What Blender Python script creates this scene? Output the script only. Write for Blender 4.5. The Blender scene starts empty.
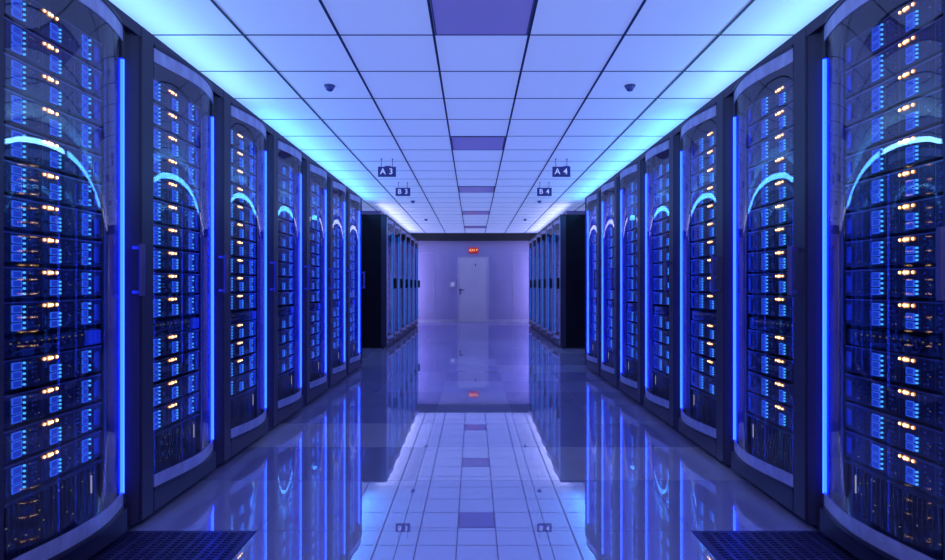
import bpy, bmesh, math, random
from mathutils import Vector, Matrix
random.seed(7)
SC = bpy.context.scene
COL = SC.collection
PI = math.pi
EYE = 1.15          # camera height
CEIL = 2.73
HALF = 1.575        # half width of the aisle
END = 17.2
ORD = ['first','second','third','fourth','fifth','sixth','seventh','eighth','ninth','tenth',
       'eleventh','twelfth','thirteenth','fourteenth']

# ------------------------------------------------------------------ materials
def new_mat(name):
    m = bpy.data.materials.new(name); m.use_nodes = True
    nt = m.node_tree; nt.nodes.clear()
    out = nt.nodes.new('ShaderNodeOutputMaterial')
    return m, nt, out
def noise_ramp(nt, c0, c1, scale, stretch=(1,1,1)):
    tc = nt.nodes.new('ShaderNodeTexCoord'); mp = nt.nodes.new('ShaderNodeMapping')
    mp.inputs['Scale'].default_value = stretch
    n = nt.nodes.new('ShaderNodeTexNoise'); n.inputs['Scale'].default_value = scale
    r = nt.nodes.new('ShaderNodeValToRGB')
    r.color_ramp.elements[0].position = .3; r.color_ramp.elements[1].position = .7
    r.color_ramp.elements[0].color = (*c0, 1); r.color_ramp.elements[1].color = (*c1, 1)
    nt.links.new(tc.outputs['Object'], mp.inputs['Vector']); nt.links.new(mp.outputs[0], n.inputs['Vector'])
    nt.links.new(n.outputs['Fac'], r.inputs['Fac'])
    return r.outputs['Color']
def pbr(name, col, rough=.5, metal=0., var=.12, scale=8., spec=.5, stretch=(1,1,1)):
    m, nt, out = new_mat(name)
    p = nt.nodes.new('ShaderNodeBsdfPrincipled')
    c0 = tuple(c*(1-var) for c in col); c1 = tuple(min(1, c*(1+var)) for c in col)
    nt.links.new(noise_ramp(nt, c0, c1, scale, stretch), p.inputs['Base Color'])
    p.inputs['Roughness'].default_value = rough; p.inputs['Metallic'].default_value = metal
    p.inputs['Specular IOR Level'].default_value = spec
    nt.links.new(p.outputs[0], out.inputs[0])
    return m
def emit(name, col, strength):
    m, nt, out = new_mat(name)
    e = nt.nodes.new('ShaderNodeEmission')
    e.inputs[0].default_value = (*col, 1); e.inputs[1].default_value = strength
    nt.links.new(e.outputs[0], out.inputs[0])
    return m
def glow_surface(name, col, ecol, es, rough=.35):
    m, nt, out = new_mat(name)
    p = nt.nodes.new('ShaderNodeBsdfPrincipled')
    p.inputs['Base Color'].default_value = (*col, 1); p.inputs['Roughness'].default_value = rough
    p.inputs['Emission Color'].default_value = (*ecol, 1); p.inputs['Emission Strength'].default_value = es
    nt.links.new(p.outputs[0], out.inputs[0])
    return m
def glass_mat(name, tint, base, boost):
    m, nt, out = new_mat(name)
    t = nt.nodes.new('ShaderNodeBsdfTransparent'); t.inputs[0].default_value = (*tint, 1)
    g = nt.nodes.new('ShaderNodeBsdfGlossy'); g.inputs['Roughness'].default_value = .015
    g.inputs[0].default_value = (.92,.92,1,1)
    f = nt.nodes.new('ShaderNodeLayerWeight'); f.inputs[0].default_value = .5
    pw = nt.nodes.new('ShaderNodeMath'); pw.operation = 'POWER'; pw.inputs[1].default_value = 3.5
    ma = nt.nodes.new('ShaderNodeMath'); ma.operation = 'MULTIPLY_ADD'; ma.use_clamp = True
    ma.inputs[1].default_value = boost; ma.inputs[2].default_value = base
    mx = nt.nodes.new('ShaderNodeMixShader')
    nt.links.new(f.outputs['Facing'], pw.inputs[0]); nt.links.new(pw.outputs[0], ma.inputs[0]); nt.links.new(ma.outputs[0], mx.inputs[0])
    nt.links.new(t.outputs[0], mx.inputs[1]); nt.links.new(g.outputs[0], mx.inputs[2])
    nt.links.new(mx.outputs[0], out.inputs[0])
    return m
def floor_mat(name, col, fac, tint=(.80,.80,1)):
    m, nt, out = new_mat(name)
    d = nt.nodes.new('ShaderNodeBsdfDiffuse')
    c0 = tuple(c*.95 for c in col); c1 = tuple(c*1.05 for c in col)
    nt.links.new(noise_ramp(nt, c0, c1, 3), d.inputs[0])
    g = nt.nodes.new('ShaderNodeBsdfGlossy'); g.inputs['Roughness'].default_value = .004
    g.inputs[0].default_value = (*tint, 1)
    f = nt.nodes.new('ShaderNodeFresnel'); f.inputs[0].default_value = 1.5
    ma = nt.nodes.new('ShaderNodeMath'); ma.operation = 'MULTIPLY_ADD'; ma.use_clamp = True
    ma.inputs[1].default_value = .45; ma.inputs[2].default_value = fac
    mx = nt.nodes.new('ShaderNodeMixShader')
    nt.links.new(f.outputs[0], ma.inputs[0]); nt.links.new(ma.outputs[0], mx.inputs[0])
    nt.links.new(d.outputs[0], mx.inputs[1]); nt.links.new(g.outputs[0], mx.inputs[2])
    nt.links.new(mx.outputs[0], out.inputs[0])
    return m

M = {}
M['frame']   = pbr('satin_navy_metal', (.052,.042,.085), .40, .05, .08, 5)
M['frame_b'] = pbr('black_plastic', (.010,.010,.016), .4, 0, .1, 9)
M['side']    = pbr('matt_black_panel', (.008,.006,.012), .5, 0, .15, 3, spec=.2)
M['band']    = pbr('pale_satin_trim', (.62,.60,.86), .32, .25, .14, 9, stretch=(1,3,1))
M['inner']   = pbr('dark_interior', (.018,.018,.04), .45, .2)
M['handle']  = pbr('handle_grey_metal', (.16,.15,.30), .35, .4)
M['chassis'] = pbr('server_chassis', (.030,.030,.06), .4, .5)
M['bezel']   = pbr('server_bezel', (.030,.034,.10), .28, .3, .3, 22)
M['edge']    = pbr('bezel_bright_edge', (.22,.22,.40), .3, .8)
M['louvre']  = pbr('louvre_black', (.022,.022,.045), .35, .2)
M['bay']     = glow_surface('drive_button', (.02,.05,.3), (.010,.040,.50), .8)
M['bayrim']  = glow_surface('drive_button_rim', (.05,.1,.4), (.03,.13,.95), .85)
M['cyan']    = emit('cyan_diode', (.05,.34,1), 1.8)
M['dim']     = emit('dim_blue_diode', (.02,.04,.40), .6)
M['yellow']  = emit('pale_yellow_diode', (.6,.58,.3), .28)
M['amber']   = emit('amber_diode', (1,.62,.28), 6)
M['amberhalo'] = emit('amber_diode_halo', (1,.38,.11), .9)  # orange ring imitates the halo of glow around each diode
M['amberoff']= glow_surface('unlit_diode', (.10,.10,.2), (.05,.08,.4), .4)
M['white_led'] = emit('white_level_diode', (.7,.72,.9), .55)
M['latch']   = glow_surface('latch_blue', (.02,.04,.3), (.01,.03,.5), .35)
M['cable']   = pbr('cable_blue', (.02,.04,.25), .4)
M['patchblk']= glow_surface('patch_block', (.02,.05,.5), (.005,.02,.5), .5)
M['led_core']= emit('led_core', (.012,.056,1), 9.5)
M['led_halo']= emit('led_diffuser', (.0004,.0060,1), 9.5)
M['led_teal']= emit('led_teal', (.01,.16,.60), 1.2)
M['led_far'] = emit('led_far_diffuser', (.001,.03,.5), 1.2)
M['glass']   = glass_mat('door_glass', (.96,.96,.98), .078, .16)
M['silver']  = pbr('silver_post', (.66,.63,.88), .35, .1)
M['wall']    = pbr('painted_wall', (.44,.41,.76), .45, 0, .04, 2)
M['header']  = pbr('dark_header', (.018,.018,.03), .6)
M['soffit']  = pbr('soffit_paint', (.30,.26,.50), .6)
M['door']    = pbr('door_paint', (.80,.76,.95), .4, 0, .03, 2)
M['trimline']= pbr('door_frame_paint', (.62,.60,.86), .4)
M['steel']   = pbr('dark_steel', (.10,.09,.2), .3, .8)
M['white']   = pbr('white_plastic', (.75,.75,.95), .4)
M['grid']    = pbr('ceiling_grid', (.035,.05,.13), .5)
M['sign']    = pbr('sign_purple', (.075,.055,.24), .4, 0, .05)
M['letters'] = glow_surface('sign_letters', (.85,.85,1), (.7,.7,1), .35)
M['exitred'] = emit('exit_red', (.75,.03,.03), .5)
M['exittxt'] = emit('exit_letters', (1,.55,.35), 1.3)
M['panel']   = glow_surface('dark_panel_added_glow', (.66,.54,.95), (.08,.075,.30), .6, .16)  # dark glossy panels; faint emission added only to lighten them
M['rod']     = pbr('hanger_rod', (.12,.12,.3), .5)
M['domegrey']= pbr('dome_grey', (.16,.16,.45), .4)
M['ledge']   = pbr('perf_tile', (.075,.07,.22), .3, .4)
M['void']    = pbr('vent_void', (.004,.004,.01), .9)
M['farfront']= glow_surface('far_equipment', (.01,.02,.12), (.004,.015,.22), .8)
M['seam']    = pbr('floor_seam', (.12,.12,.28), .4)
# luminous stretched ceiling: translucent tiles lit from behind, also reflects the uplights
m, nt, out = new_mat('luminous_ceiling_tile')
p = nt.nodes.new('ShaderNodeBsdfPrincipled')
p.inputs['Base Color'].default_value = (.80,.82,.95,1); p.inputs['Roughness'].default_value = .55
p.inputs['Emission Color'].default_value = (.235,.330,.82,1); p.inputs['Emission Strength'].default_value = .72
nt.links.new(p.outputs[0], out.inputs[0]); M['ceil'] = m
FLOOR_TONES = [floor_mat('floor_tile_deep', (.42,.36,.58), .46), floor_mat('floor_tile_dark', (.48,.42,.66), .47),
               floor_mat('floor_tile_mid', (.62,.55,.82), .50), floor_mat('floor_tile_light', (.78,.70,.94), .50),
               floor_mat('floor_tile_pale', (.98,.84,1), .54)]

# ------------------------------------------------------------------ mesh helper
class MB:
    def __init__(s): s.v = []; s.f = []; s.m = []
    def poly(s, pts, faces, mi=0):
        b = len(s.v); s.v += [tuple(p) for p in pts]
        for f in faces: s.f.append([b+i for i in f]); s.m.append(mi)
    def box(s, x0,x1,y0,y1,z0,z1, mi=0):
        s.poly([(x0,y0,z0),(x1,y0,z0),(x1,y1,z0),(x0,y1,z0),(x0,y0,z1),(x1,y0,z1),(x1,y1,z1),(x0,y1,z1)],
               [(3,2,1,0),(4,5,6,7),(0,1,5,4),(1,2,6,5),(2,3,7,6),(3,0,4,7)], mi)
    def prism(s, pts, z0, z1, mi=0):            # outline in xy, extruded along z
        n = len(pts)
        P = [(x,y,z0) for x,y in pts]+[(x,y,z1) for x,y in pts]
        F = [tuple(range(n-1,-1,-1)), tuple(range(n,2*n))]+[(i,(i+1)%n,n+(i+1)%n,n+i) for i in range(n)]
        s.poly(P, F, mi)
    def tube(s, path, r, seg=8, mi=0, closed=False):
        rings = []; n = len(path); path = [Vector(p) for p in path]
        up = None
        for i,p in enumerate(path):
            a = path[(i-1)%n] if (closed or i>0) else p; b = path[(i+1)%n] if (closed or i<n-1) else p
            t = (b-a).normalized()
            ref = Vector((0,0,1)) if abs(t.z) < .9 else Vector((1,0,0))
            if up is None: up = (ref - t*ref.dot(t)).normalized()
            else: up = (up - t*up.dot(t)).normalized()
            sd = t.cross(up)
            rings.append([p+up*math.cos(2*PI*k/seg)*r+sd*math.sin(2*PI*k/seg)*r for k in range(seg)])
        P = [q for ring in rings for q in ring]; F = []
        for i in range(n if closed else n-1):
            a = i*seg; b = ((i+1)%n)*seg
            F += [(a+k,a+(k+1)%seg,b+(k+1)%seg,b+k) for k in range(seg)]
        if not closed:
            F += [tuple(range(seg-1,-1,-1)), tuple((n-1)*seg+k for k in range(seg))]
        s.poly(P, F, mi)
    def lathe(s, prof, cx, cy, seg=20, mi=0):
        P = [(cx+r*math.cos(2*PI*k/seg), cy+r*math.sin(2*PI*k/seg), z) for r,z in prof for k in range(seg)]
        F = []
        for i in range(len(prof)-1):
            F += [(i*seg+k,i*seg+(k+1)%seg,(i+1)*seg+(k+1)%seg,(i+1)*seg+k) for k in range(seg)]
        F += [tuple(range(seg-1,-1,-1)), tuple((len(prof)-1)*seg+k for k in range(seg))]
        s.poly(P, F, mi)
    def build(s, name, mats, parent=None, sx=1, bevel=0, smooth=False):
        me = bpy.data.meshes.new(name)
        me.from_pydata([(sx*x,y,z) for x,y,z in s.v], [], s.f)
        for mt in (mats if isinstance(mats,(list,tuple)) else [mats]): me.materials.append(mt)
        me.polygons.foreach_set('material_index', s.m)
        bm = bmesh.new(); bm.from_mesh(me)
        if bevel: bmesh.ops.bevel(bm, geom=list(bm.edges), offset=bevel, segments=2, affect='EDGES', profile=.6)
        bmesh.ops.recalc_face_normals(bm, faces=bm.faces)
        if smooth:
            for f in bm.faces: f.smooth = len(f.verts) == 4
            for e in bm.edges:
                if len(e.link_faces) == 2 and e.calc_face_angle(0) > .7: e.smooth = False
        bm.to_mesh(me); bm.free()
        o = bpy.data.objects.new(name, me); COL.objects.link(o)
        if parent: o.parent = parent
        return o
def thing(name, label, cat, loc=(0,0,0), rz=0, group=None):
    o = bpy.data.objects.new(name, None); COL.objects.link(o)
    o.location = loc; o.rotation_euler = (0,0,rz); o.empty_display_size = .1
    o['label'] = label; o['category'] = cat
    if group: o['group'] = group
    return o
def struct(o): o['kind'] = 'structure'; return o
KIDS = {}
def copy_tree(o, parent=None):
    c = o.copy(); COL.objects.link(c)
    if parent: c.parent = parent
    for ch in KIDS.setdefault(o.name, list(o.children)): copy_tree(ch, c)
    return c
def text_mesh(name, body, size, mat, parent, loc, rot, depth=.002, adv=.48):
    n = len(body)
    for i,chh in enumerate(body):
        if chh != ' ': char_mesh('letter' if chh.isalpha() else 'numeral', chh, size, mat, parent, (loc[0]+(i-(n-1)/2)*size*adv,loc[1],loc[2]), rot, depth)
def char_mesh(name, body, size, mat, parent, loc, rot, depth=.002, align='CENTER'):
    cu = bpy.data.curves.new('txt', 'FONT'); cu.body = body; cu.size = size; cu.extrude = depth
    cu.align_x = align; cu.align_y = 'CENTER'; cu.space_character = 1.1; cu.offset = size*.012
    t = bpy.data.objects.new('txt', cu); COL.objects.link(t)
    bpy.context.view_layer.update()
    me = bpy.data.meshes.new_from_object(t.evaluated_get(bpy.context.evaluated_depsgraph_get()))
    bpy.data.objects.remove(t); bpy.data.curves.remove(cu)
    me.materials.clear(); me.materials.append(mat)
    for pp in me.polygons: pp.material_index = 0
    o = bpy.data.objects.new(name, me); COL.objects.link(o)
    o.parent = parent; o.location = loc; o.rotation_euler = rot
    return o

# ------------------------------------------------------------------ room shell
WX = 3.3; Y0 = -3.0
b = MB()
TS = .677; TY = 2.614
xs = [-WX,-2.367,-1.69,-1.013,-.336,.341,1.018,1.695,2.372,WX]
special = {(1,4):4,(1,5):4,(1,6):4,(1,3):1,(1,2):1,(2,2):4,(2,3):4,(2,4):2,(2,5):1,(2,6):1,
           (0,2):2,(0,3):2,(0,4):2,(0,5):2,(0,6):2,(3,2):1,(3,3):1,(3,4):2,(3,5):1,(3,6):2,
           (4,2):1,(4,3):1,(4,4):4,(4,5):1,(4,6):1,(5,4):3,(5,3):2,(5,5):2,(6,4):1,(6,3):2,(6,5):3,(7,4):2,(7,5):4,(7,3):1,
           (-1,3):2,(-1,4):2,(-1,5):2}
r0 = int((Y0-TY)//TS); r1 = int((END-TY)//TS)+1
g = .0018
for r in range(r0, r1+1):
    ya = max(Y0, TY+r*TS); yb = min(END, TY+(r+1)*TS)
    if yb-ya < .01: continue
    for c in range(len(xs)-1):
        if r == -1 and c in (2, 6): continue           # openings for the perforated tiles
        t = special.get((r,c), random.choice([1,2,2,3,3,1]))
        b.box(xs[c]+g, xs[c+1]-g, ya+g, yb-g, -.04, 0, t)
b.box(-WX,WX,Y0,END,-.32,-.30,5)
for c in range(1,len(xs)-1): b.box(xs[c]-g,xs[c]+g,Y0,END,-.04,-.0012,6)
for r in range(r0+1, r1+1): b.box(-WX,WX,TY+r*TS-g,TY+r*TS+g,-.04,-.0012,6)
struct(b.build('floor', FLOOR_TONES+[M['void'],M['seam']]))

b = MB(); b.box(-WX,WX,Y0,END,CEIL,CEIL+.05); struct(b.build('ceiling', M['ceil']))
b = MB()
gx = [-.25+.6*k for k in range(-5,7)]; gx = [x for x in gx if abs(x) < WX]
for x in gx: b.box(x-.008,x+.008,Y0,END,CEIL-.006,CEIL+.002)
k = -9
while 2.93+.6*k < END:
    y = 2.93+.6*k; k += 1
    if y > Y0: b.box(-WX,WX,y-.005,y+.005,CEIL-.003,CEIL+.002)
struct(b.build('trim_1', M['grid']))
b = MB(); b.box(-WX,WX,END,END+.1,0,CEIL); struct(b.build('wall_back', M['wall']))
b = MB(); b.box(-WX,WX,Y0-.1,Y0,0,CEIL); struct(b.build('wall_front', M['wall']))
b = MB(); b.box(-WX-.1,-WX,Y0,END,0,CEIL); struct(b.build('wall_left', M['wall']))
b = MB(); b.box(WX,WX+.1,Y0,END,0,CEIL); struct(b.build('wall_right', M['wall']))
b = MB(); b.box(-WX,WX,END-.22,END,2.51,CEIL); struct(b.build('trim_2', M['header']))       # dark header beam
b = MB(); b.box(-WX,WX,END-.015,END,0,.09); struct(b.build('baseboard_back', M['trimline']))
for s,n in ((-1,'trim_3'),(1,'trim_4')):                                                    # side soffits
    b = MB(); b.box(1.98,WX,11.9,END-.22,2.47,CEIL); struct(b.build(n, M['soffit'], sx=s))
NYW = 1.76
# shallow wall panel mouldings beside the door
for s,n in ((-1,'trim_5'),(1,'trim_6')):
    b = MB(); b.box(1.20,1.218,END-.01,END,.09,2.12); b.box(1.20,1.9,END-.01,END,2.12,2.138)
    struct(b.build(n, M['trimline'], sx=s))
# unseen dark blocks added to shape the glass reflections, level with cabinet tops
for s,n in ((-1,'reflection_block_left'),(1,'reflection_block_right')):
    b = MB(); b.box(1.60,2.66,Y0,NYW,0,2.38); struct(b.build(n, M['header'], sx=s))
# door
b = MB(); DX0, DX1, DT = -.50, .47, 2.02
b.box(DX0+.025,DX1-.025,END-.03,END-.0,0.004,DT-.025,0)
for o_ in ((DX0,DX0+.025,END-.045,END,0,DT),(DX1-.025,DX1,END-.045,END,0,DT),(DX0,DX1,END-.045,END,DT-.025,DT)): b.box(*o_,1)
door = struct(b.build('door_1', [M['door'],M['trimline']]))
b = MB(); b.box(-.43,-.375,END-.036,END-.03,.96,1.03); b.box(-.43,-.385,END-.036,END-.03,.87,.92)
b.tube([(-.41,END-.036,1.0),(-.41,END-.08,1.0),(-.28,END-.08,1.0)],.011,8)
b.build('door_handle', M['steel'], door)
b = MB(); b.box(-.10,.03,END-.038,END-.03,1.74,1.79); b.build('door_plate', M['white'], door)
b = MB(); b.box(.05,.075,END-.04,END-.03,1.73,1.80); b.build('door_latch_indicator', M['frame_b'], door)
# card reader
t = thing('card_reader', 'small white square card reader on the wall left of the door', 'card reader', (-.64,END,1.17))
b = MB(); b.box(-.085,.085,-.03,0,-.085,.085); b.build('housing', M['white'], t, bevel=.006)
b = MB(); b.box(-.03,.03,-.034,-.028,-.022,.028); b.build('screen', M['letters'], t)  # screen glow added to make the small reader brighter
# exit sign
t = thing('exit_sign', 'glowing red EXIT sign on the wall above the grey door', 'exit sign', (0,END,2.215))
b = MB(); b.box(-.145,.145,-.06,0,-.08,.08); b.build('housing', M['exitred'], t, bevel=.006)
text_mesh('letters','EXIT',.10,M['exittxt'],t,(0,-.062,0),(PI/2,0,0),.002,.68)

# ------------------------------------------------------------------ things on the ceiling
def hanging_sign(txt, x, y, rod, label):
    t = thing('hanging_sign', label, 'sign', (x,y,CEIL))
    w, h = .112, .125
    b = MB(); b.box(-w,w,-.01,.01,-rod-h,-rod); b.build('sign_board', M['sign'], t, bevel=.002)
    for sx in (-.07,.07):
        b = MB(); b.tube([(sx,0,-rod),(sx,0,-.004)],.004,8); b.lathe([(.012,-.006),(.012,0)],sx,0,12); b.build('hanger_rod', M['rod'], t)
    text_mesh('letters', txt, .105, M['letters'], t, (0,-.0115,-rod-h/2), (PI/2,0,0))
hanging_sign('A 3',-1.083,7.0,.10,'purple hanging sign reading A 3, larger sign on the left of the aisle')
hanging_sign('A 4', 1.10, 7.0,.10,'purple hanging sign reading A 4, larger sign on the right of the aisle')
hanging_sign('B 3',-1.085,8.6,.085,'purple hanging sign reading B 3, smaller, behind the A 3 sign on the left')
hanging_sign('B 4', 1.09, 8.6,.085,'purple hanging sign reading B 4, smaller, behind the A 4 sign on the right')
place = {4.43:'nearest the camera',7.45:'just behind the A signs',10.5:'beyond the B signs',13.4:'farthest, near the end wall'}
for y, w in place.items():
    for x, sd in ((-1.14,'left'),(1.24,'right')):
        t = thing('smoke_detector', f'small dark dome detector on {sd} half of ceiling, {w}', 'smoke detector', (x,y,CEIL), group='dome detectors on the ceiling')
        b = MB(); b.lathe([(.040,-.012),(.044,0)],0,0); b.build('base', M['rod'], t)
        b = MB(); b.lathe([(.002,-.045),(.016,-.043),(.027,-.034),(.033,-.022),(.034,-.012)],0,0); b.build('dome', M['domegrey'], t, smooth=True)
where = ['nearest the camera','second from the camera','in the middle of the row','fourth from the camera','farthest, close to end wall']
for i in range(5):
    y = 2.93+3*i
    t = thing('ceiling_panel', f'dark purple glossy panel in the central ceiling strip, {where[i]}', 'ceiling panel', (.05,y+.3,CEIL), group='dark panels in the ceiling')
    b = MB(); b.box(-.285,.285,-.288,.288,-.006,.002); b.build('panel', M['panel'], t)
    b = MB()
    for q in ((-.290,-.280,-.29,.29),(.280,.290,-.29,.29),(-.28,.28,-.29,-.282),(-.28,.28,.282,.29)): b.box(q[0],q[1],q[2],q[3],-.009,.001)
    b.build('panel_rim', M['soffit'], t)

# ------------------------------------------------------------------ perforated floor tiles
for s in (-1,1):
    side = 'left' if s < 0 else 'right'
    t = thing('perforated_floor_tile', f'dark slotted ventilation floor tile at foot of nearest {side} cabinet', 'floor grille', (s*1.3535,1.937,0), group='slotted floor tiles')
    b = MB(); W = .3365
    NX, NY = 14, 28; px = 2*(W-.03)/NX; py = (.673-.05)/NY
    b.box(-W,W,.002,.027,-.03,.001); b.box(-W,W,.65,.675,-.03,.001)
    b.box(-W,-W+.03,.027,.65,-.03,.001); b.box(W-.03,W,.027,.65,-.03,.001)
    for j in range(NY):
        ya = .027+j*py
        b.box(-W+.03,W-.03,ya,ya+py*.48,-.006,.001)
        for i in range(NX):
            xa = -W+.03+i*px; wd = px*(.42 if i%2 else .20)
            b.box(xa,xa+wd,ya+py*.48,ya+py,-.006,.001)
    b.build('slotted_plate', M['ledge'], t)
    b = MB(); b.box(-W,W,.002,.675,-.25,-.24); b.build('plenum_tray', M['void'], t)

# ------------------------------------------------------------------ cabinets
def curve(n=18, off=0.0, y0=.11, y1=.742, end=.012, bulge=.053):
    out = []
    for i in range(n+1):
        u = i/n
        out.append((end*u**2 - bulge*math.sin(PI*u**1.2)*.97+off, y0+(y1-y0)*u))
    return out
def band(b, z0, z1, thick=.006, mi=0, off=0., n=18):
    a = curve(n, off); c = curve(n, off+thick)
    b.prism(a + c[::-1], z0, z1, mi)
def make_cabinet(s, P, H, far, label, group):
    t = thing('server_cabinet', label, 'server cabinet', group=group)
    k = P/.875
    D = 1.08
    fm = M['silver'] if far else M['frame']
    # carcass
    b = MB()
    b.box(.10,D,.002,.018,.03,H-.02); b.box(.10,D,P-.018,P-.002,.03,H-.02)
    b.build('side_panel', M['side'], t, sx=s)
    b = MB(); b.box(.05,D,.002,P-.002,H-.02,H); b.build('top_panel', M['side'], t, sx=s)
    b = MB(); b.box(D-.02,D,.018,P-.018,.06,H-.02); b.box(.10,D-.02,.018,P-.018,.04,.06); b.build('back_panel', M['inner'], t, sx=s)
    b = MB(); b.box(.045,D,.006,P-.006,0,.03); b.build('plinth', M['frame_b'], t, sx=s)
    # door frame
    b = MB()
    fp = .765*k
    if far:
        b.prism([(0,.004),(0,.10*k),(.05,.10*k),(.10,.10*k),(.10,.004)], .03, H-.02)
        b.prism([(.07,fp),(0.0,fp+.05),(0,P-.004),(.10,P-.004),(.10,fp)], .03, H-.02)
        top = H-.07
    else:
        b.prism([(.006,.003),(0,.010),(0,.102),(.008,.110),(.10,.110),(.10,.003)], .03, H-.055)
        b.prism([(.085,fp+.004),(.070,fp+.016),(.048,fp+.036),(.020,fp+.066),(.004,fp+.094),(0,P-.012),(.006,P-.003),(.10,P-.003),(.10,fp+.004)], .03, H-.055)
        top = H-.055
    b.box(0,.10,.003,P-.003,top,H-.02); b.box(0,.05,.002,P-.002,H-.02,H-.001)
    b.box(0,.10,.11*k,fp+.004,.03,.135)
    b.build('door_frame', M['frame_b'] if False else (M['frame']), t, sx=s)
    if far:
        b = MB(); b.box(-.012,0,.008,.035,.20,H-.14); b.box(-.012,0,P-.075,P-.045,.20,H-.14); b.build('post_trim', M['silver'], t, sx=s)
        b = MB(); b.box(-.014,0,.03,.10,H-.13,H-.05); b.box(-.014,0,.03,.10,.09,.13); b.build('corner_plate', M['band'], t, sx=s)
    # curved sills, bands and glass
    def cband(z0,z1,thick=.006,off=0.):
        bb = MB(); a = curve(32,off,.11*k,.757*k); c = curve(32,off+thick,.11*k,.757*k); bb.prism(a+c[::-1],z0,z1); return bb
    cband(.135,.152,.09,-.004).build('sill', M['frame'], t, sx=s)
    cband(top-.004,top+.012,.09,-.004).build('lintel', M['frame'], t, sx=s)
    cband(.152,.212).build('lower_trim_band', M['band'], t, sx=s, smooth=False)
    cband(top-.072,top-.004).build('upper_trim_band', M['band'], t, sx=s)
    g_ = cband(.212,top-.072,.005).build('glass_door', M['glass'], t, sx=s, smooth=True)
    # edge light
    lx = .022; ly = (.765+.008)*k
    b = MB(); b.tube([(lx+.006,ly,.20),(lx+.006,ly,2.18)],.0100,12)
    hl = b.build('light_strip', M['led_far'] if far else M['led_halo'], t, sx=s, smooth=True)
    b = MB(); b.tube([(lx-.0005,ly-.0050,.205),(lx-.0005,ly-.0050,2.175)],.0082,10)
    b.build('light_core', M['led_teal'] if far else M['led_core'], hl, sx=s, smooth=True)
    for za_,zb_ in ((2.182,top-.004),(.152,.198)):
        b = MB(); b.box(.020,.06,fp-.004,fp+.02,za_,zb_); b.build('light_strip_end', M['frame_b'], t, sx=s)
    # interior
    b = MB()
    for yy in (.020,.692):
        b.box(.055,.075,yy*k,(yy+.016)*k,.06,H-.05)
    b.build('mounting_rail', M['inner'], t, sx=s)
    if far:
        b = MB(); b.box(.066,.7,.037*k,.690*k,.24,2.2)
        for i in range(15): b.box(.058,.066,.05*k,.68*k,.26+i*.128,.26+i*.128+.10,1)
        b.build('equipment_front', [M['inner'],M['farfront']], t, sx=s)
    else:
        b = MB(); b.box(.078,.10,.037,.690,.06,.385)
        for i in range(26):
            yy = .05+i*.0235
            b.prism([(.078,yy),(.064,yy+.004),(.064,yy+.010),(.078,yy+.014)],.17,.365)
        b.box(.060,.078,.037,.690,.372,.385)
        for i in range(22):
            pass
        for i in range(16):
            yy = random.uniform(.07,.62); zz = random.uniform(.20,.35)
            b.box(.0615,.0645,yy,yy+.006,zz,zz+.003,1)
        b.build('louvred_panel', [M['louvre'],M['yellow']], t, sx=s)
        b = MB(); b.box(.079,.10,.037,.690,2.215,2.32); b.build('blanking_panel', M['inner'], t, sx=s)
        b = MB()
        for i in range(9): b.box(.055,.060,.613,.6165,.262+i*.0085,.262+i*.0085+.006,0)
        b.box(.060,.066,.609,.623,.258,.340,1)
        b.build('level_indicator', [M['white_led'],M['frame_b']], t, sx=s)
    # door handle (viewer's right edge of the door)
    hy = (.815*k if s < 0 else .060)
    b = MB()
    za, zb = (1.10,1.34)
    if far: b.box(-.062,-.0,hy-.02,hy+.035,za-.02,zb-.06)
    else:
        b.prism([(-.040,hy-.014),(-.050,hy-.008),(-.050,hy+.010),(-.040,hy+.016),(-.030,hy+.010),(-.030,hy-.008)],za,zb)
        b.box(-.034,.002,hy-.006,hy+.006,za+.01,za+.024); b.box(-.034,.002,hy-.006,hy+.006,zb-.024,zb-.01)
    b.build('handle', M['frame_b'] if far else M['handle'], t, sx=s)
    return t

NY0 = 1.773; NP = .8755; NN = 7
SIDE = {-1:'left',1:'right'}
nearc = ['closest to the camera','second from the camera','third from the camera','fourth from the camera',
         'fifth from the camera','sixth from the camera','seventh and last of its row']
for s in (-1,1):
    proto = None
    for i in range(NN):
        lab = f'dark glass-door cabinet with blue light strip, {nearc[i]} on the {SIDE[s]}'
        o = make_cabinet(s,NP,2.38,False,lab,'near server cabinets') if proto is None else copy_tree(proto)
        if proto is None: proto = o
        o['label'] = lab; o.location = (s*HALF, NY0+i*NP, 0)
    proto = None
    for i in range(6):
        lab = f'black cabinet with teal-lit door in the distant {SIDE[s]} row, {ORD[i]} from its near end'
        o = make_cabinet(s,.955,2.43,True,lab,'distant server cabinets') if proto is None else copy_tree(proto)
        if proto is None: proto = o
        o['label'] = lab; o.location = (s*HALF, 10.13+i*.957, 0)

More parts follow.
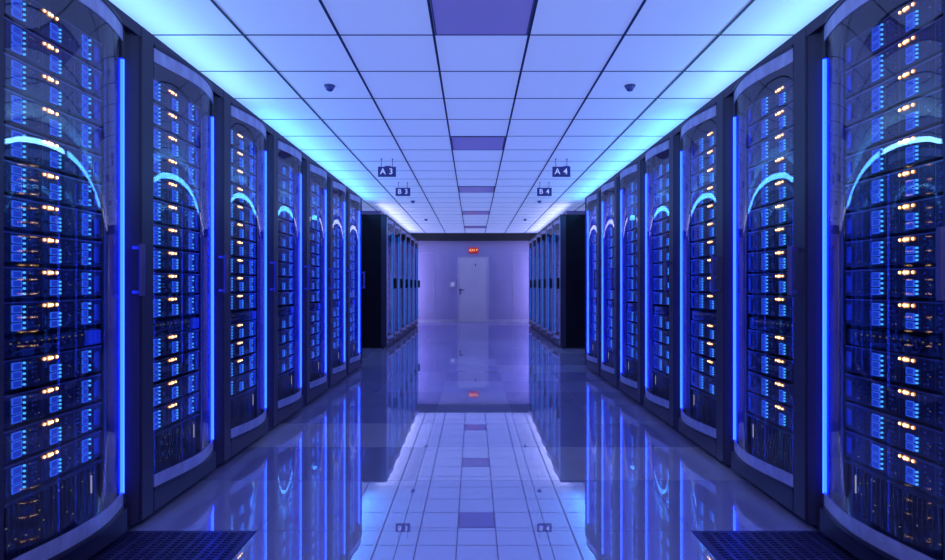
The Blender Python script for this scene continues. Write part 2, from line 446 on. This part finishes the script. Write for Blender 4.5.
# ------------------------------------------------------------------ servers
SW = .65; SH = .1105; PIT = .1245
def make_server(lit):
    t = thing('rack_server', 'x', 'server')
    b = MB(); b.box(-.60,-.008,.004,SW-.004,0,SH-.003); b.build('chassis', M['chassis'], t)
    b = MB()
    b.box(-.008,0,0,SW,0,SH-.004); b.box(-.010,.002,0,SW,SH-.005,SH,1)
    for u in (.165,.238,.312,.405,.480,.515,.583): b.box(0,.0012,u,u+.0018,.006,SH-.008,1)
    for u in (.078,.092,.262,.276,.432,.446,.498,.506):
        for j in range(5):
            if random.random() < .75: b.box(0,.0022,u,u+.004,.014+j*.018,.014+j*.018+random.choice([.004,.007]),2)
    for u in (.086,.250,.292,.455,.602): 
        z = random.choice([.018,.045,.088]); b.box(0,.0022,u,u+.004,z,z+.003,3)
    for u in (.115,.135,.285):
        for j in range(4): b.box(0,.0015,u,u+.012,.02+j*.02,.02+j*.02+.011,4)
    b.build('faceplate', [M['bezel'],M['edge'],M['dim'],M['yellow'],M['chassis']], t)
    for (u,w,n,uz) in ((.170,.040,3,0),(.350,.036,2,0),(.526,.031,3,0)):
        b = MB(); hh = .0248; st = .0318
        for j in range(n):
            z = .008+j*st
            b.box(0,.004,u,u+w,z,z+hh,0)
            r_ = .0018
            for q in ((u-.0006,u+r_,z,z+hh),(u+w-r_,u+w+.001,z,z+hh),(u,u+w,z-.001,z+r_),(u,u+w,z+hh-r_,z+hh+.001)): b.box(0,.0052,q[0],q[1],q[2],q[3],1)
        d = b.build('drive_bay', [M['bay'],M['bayrim']], t)
        b = MB(); nl = 5 if n == 3 else 4
        for j in range(nl):
            if u > .5 and j == 2: continue
            z = .014+j*(.0195 if n == 3 else .015)
            b.tube([(0,u+w+.0135,z),(.006,u+w+.0135,z)],.0042,8)
        b.build('status_lights', M['cyan'], d)
    b = MB()
    for uu,rr in ((.318,.0036),(.342,.0050),(.356,.0042),(.382,.0038)):
        b.tube([(0,uu,.094),(.004,uu,.094)],rr*2.1,12,0); b.tube([(.002,uu,.094),(.0065,uu,.094)],rr*1.2,10,1)
    o = b.build('power_lights', [M['amberhalo'],M['amber']] if lit else [M['bezel'],M['amberoff']], t)
    if lit: o['label'] = 'glowing amber power lights'
    for u in (.014,.596):
        b = MB(); w = .030; pts = []
        for (cx,cz,a0) in ((u+w-.006,.078,0),(u+.006,.078,PI/2),(u+.006,.026,PI),(u+w-.006,.026,3*PI/2)):
            for j in range(4): a = a0+j*PI/6; pts.append((.004,cx+.006*math.cos(a),cz+.006*math.sin(a)))
        b.tube(pts,.0022,6,closed=True); b.box(0,.003,u+.003,u+w-.003,.024,.080,1)
        b.build('latch', [M['latch'],M['patchblk']], t)
    return t
def make_patch():
    t = thing('cable_panel', 'x', 'patch panel')
    b = MB(); b.box(-.30,-.012,0,SW,.004,.070); b.box(-.012,-.004,0,SW,.004,.070)
    for j in range(14): u = .06+j*.036; b.box(-.004,.000,u,u+.02,.020,.034,1); b.box(-.004,.0,u,u+.004,.050,.054,2)
    b.build('faceplate', [M['bezel'],M['chassis'],M['yellow']], t)
    b = MB(); b.box(-.004,.006,.555,.635,.008,.066); b.build('blue_block', M['patchblk'], t)
    for (u,z,r) in ((.30,.045,.019),(.335,.043,.019),(.37,.047,.018),(.41,.045,.017),(.318,.024,.017),(.395,.026,.017)):
        b = MB(); pts = [( .006+.004*math.sin(3*a), u+r*math.cos(a), z+r*math.sin(a)*.95) for a in [2*PI*j/16 for j in range(16)]]
        b.tube(pts,.0038,6,closed=True); b.build('cable_loop', M['cable'], t, smooth=True)
    b = MB()
    for (a_,c_) in ((.20,.30),(.22,.34),(.17,.27)): b.tube([(.003,a_,.016),(.008,(a_+c_)/2,.010+a_*.1),(.003,c_,.024)],.0035,6)
    b.build('cable', M['cable'], t)
    return t
tops = [2.21-PIT*i for i in range(10)]
low = [.885-PIT*i for i in range(4)]
S_lit = make_server(True); S_off = make_server(False); PP = make_patch()
used = set()
def inst(proto):
    if proto.name not in used: used.add(proto.name); KIDS.setdefault(proto.name, list(proto.children)); return proto
    return copy_tree(proto)
row_word = ['the nearest','the second','the third','the fourth','the fifth','the sixth','the seventh']
for s in (-1,1):
    for i in range(NN):
        yb = NY0+i*NP+(.037 if s < 0 else .687)
        rz = 0 if s < 0 else PI
        for j, zt in enumerate(tops+low):
            lit = i < 2 or (i == 2 and j < 13)
            o = inst(S_lit if lit else S_off)
            pos = (f'{ORD[j]} from top' if j < 10 else ['just below the cable panel','third from bottom','second from bottom','bottommost'][j-10])
            o['label'] = f"{'amber-lit' if lit else 'blue-lit'} server, {pos}, in {row_word[i]} cabinet of the {SIDE[s]} near row"
            o['group'] = 'rack servers in the near cabinets'
            o.location = (s*(HALF+.062), yb, zt-SH); o.rotation_euler = (0,0,rz)
        o = inst(PP)
        o['label'] = f'cable panel with looped blue cables, in {row_word[i]} cabinet of the {SIDE[s]} near row'
        o['group'] = 'cable panels in the near cabinets'
        o.location = (s*(HALF+.062), yb, .889); o.rotation_euler = (0,0,rz)

# ------------------------------------------------------------------ lights
def area(name, loc, size, col, power, direction, spread=180):
    l = bpy.data.lights.new(name,'AREA'); l.shape = 'RECTANGLE'; l.size, l.size_y = size
    l.color = col; l.energy = power; l.spread = math.radians(spread)
    o = bpy.data.objects.new(name,l); COL.objects.link(o); o.location = loc
    z = -Vector(direction).normalized(); up = Vector((0,0,1)) if abs(z.z) < .3 else Vector((0,1,0))
    x = up.cross(z).normalized(); y = z.cross(x)
    o.rotation_euler = Matrix((x,y,z)).transposed().to_euler()
    return o
for s in (-1,1):
    area('cove_light', (s*2.0,1.3,2.50), (.07,7.0), (.24,.66,1), 19, (-s*1.8,0,1))
    area('cove_light', (s*2.0,7.7,2.50), (.12,5.4), (.08,.42,1), 24, (-s*1.6,0,1))
    area('cove_light', (s*1.85,13.7,2.49), (.2,5.6), (.62,.66,1), 17, (-s*2,0,1))
    area('wall_wash', (s*2.0,16.75,1.2), (.15,2.2), (.52,.49,1), 11, (-s*.9,.6,0))

area('rear_fill_light', (0,-1.6,2.68), (3.0,1.4), (.62,.44,1), 42, (0,.35,-1))  # added unseen fill behind the camera, lifts the near floor and frames
w = bpy.data.worlds.new('room_world'); SC.world = w; w.use_nodes = True
w.node_tree.nodes['Background'].inputs[0].default_value = (.03,.03,.09,1)
w.node_tree.nodes['Background'].inputs[1].default_value = .3

# ------------------------------------------------------------------ camera
cd = bpy.data.cameras.new('camera'); cam = bpy.data.objects.new('camera', cd); COL.objects.link(cam)
cam.location = (0,0,EYE); cam.rotation_euler = (PI/2,0,0)
cd.sensor_width = 36; cd.lens = 559/945*36; cd.shift_x = -1/945; cd.shift_y = 5/945
cd.clip_start = .05; cd.clip_end = 100
SC.camera = cam
SC.view_settings.view_transform = 'Standard'; SC.view_settings.look = 'None'
SC.view_settings.exposure = 0; SC.view_settings.gamma = 1; SC.view_settings.use_curve_mapping = False
c = SC.cycles
c.use_denoising = True; c.max_bounces = 10; c.glossy_bounces = 5; c.diffuse_bounces = 3
c.transparent_max_bounces = 24; c.sample_clamp_indirect = 4; c.caustics_reflective = False
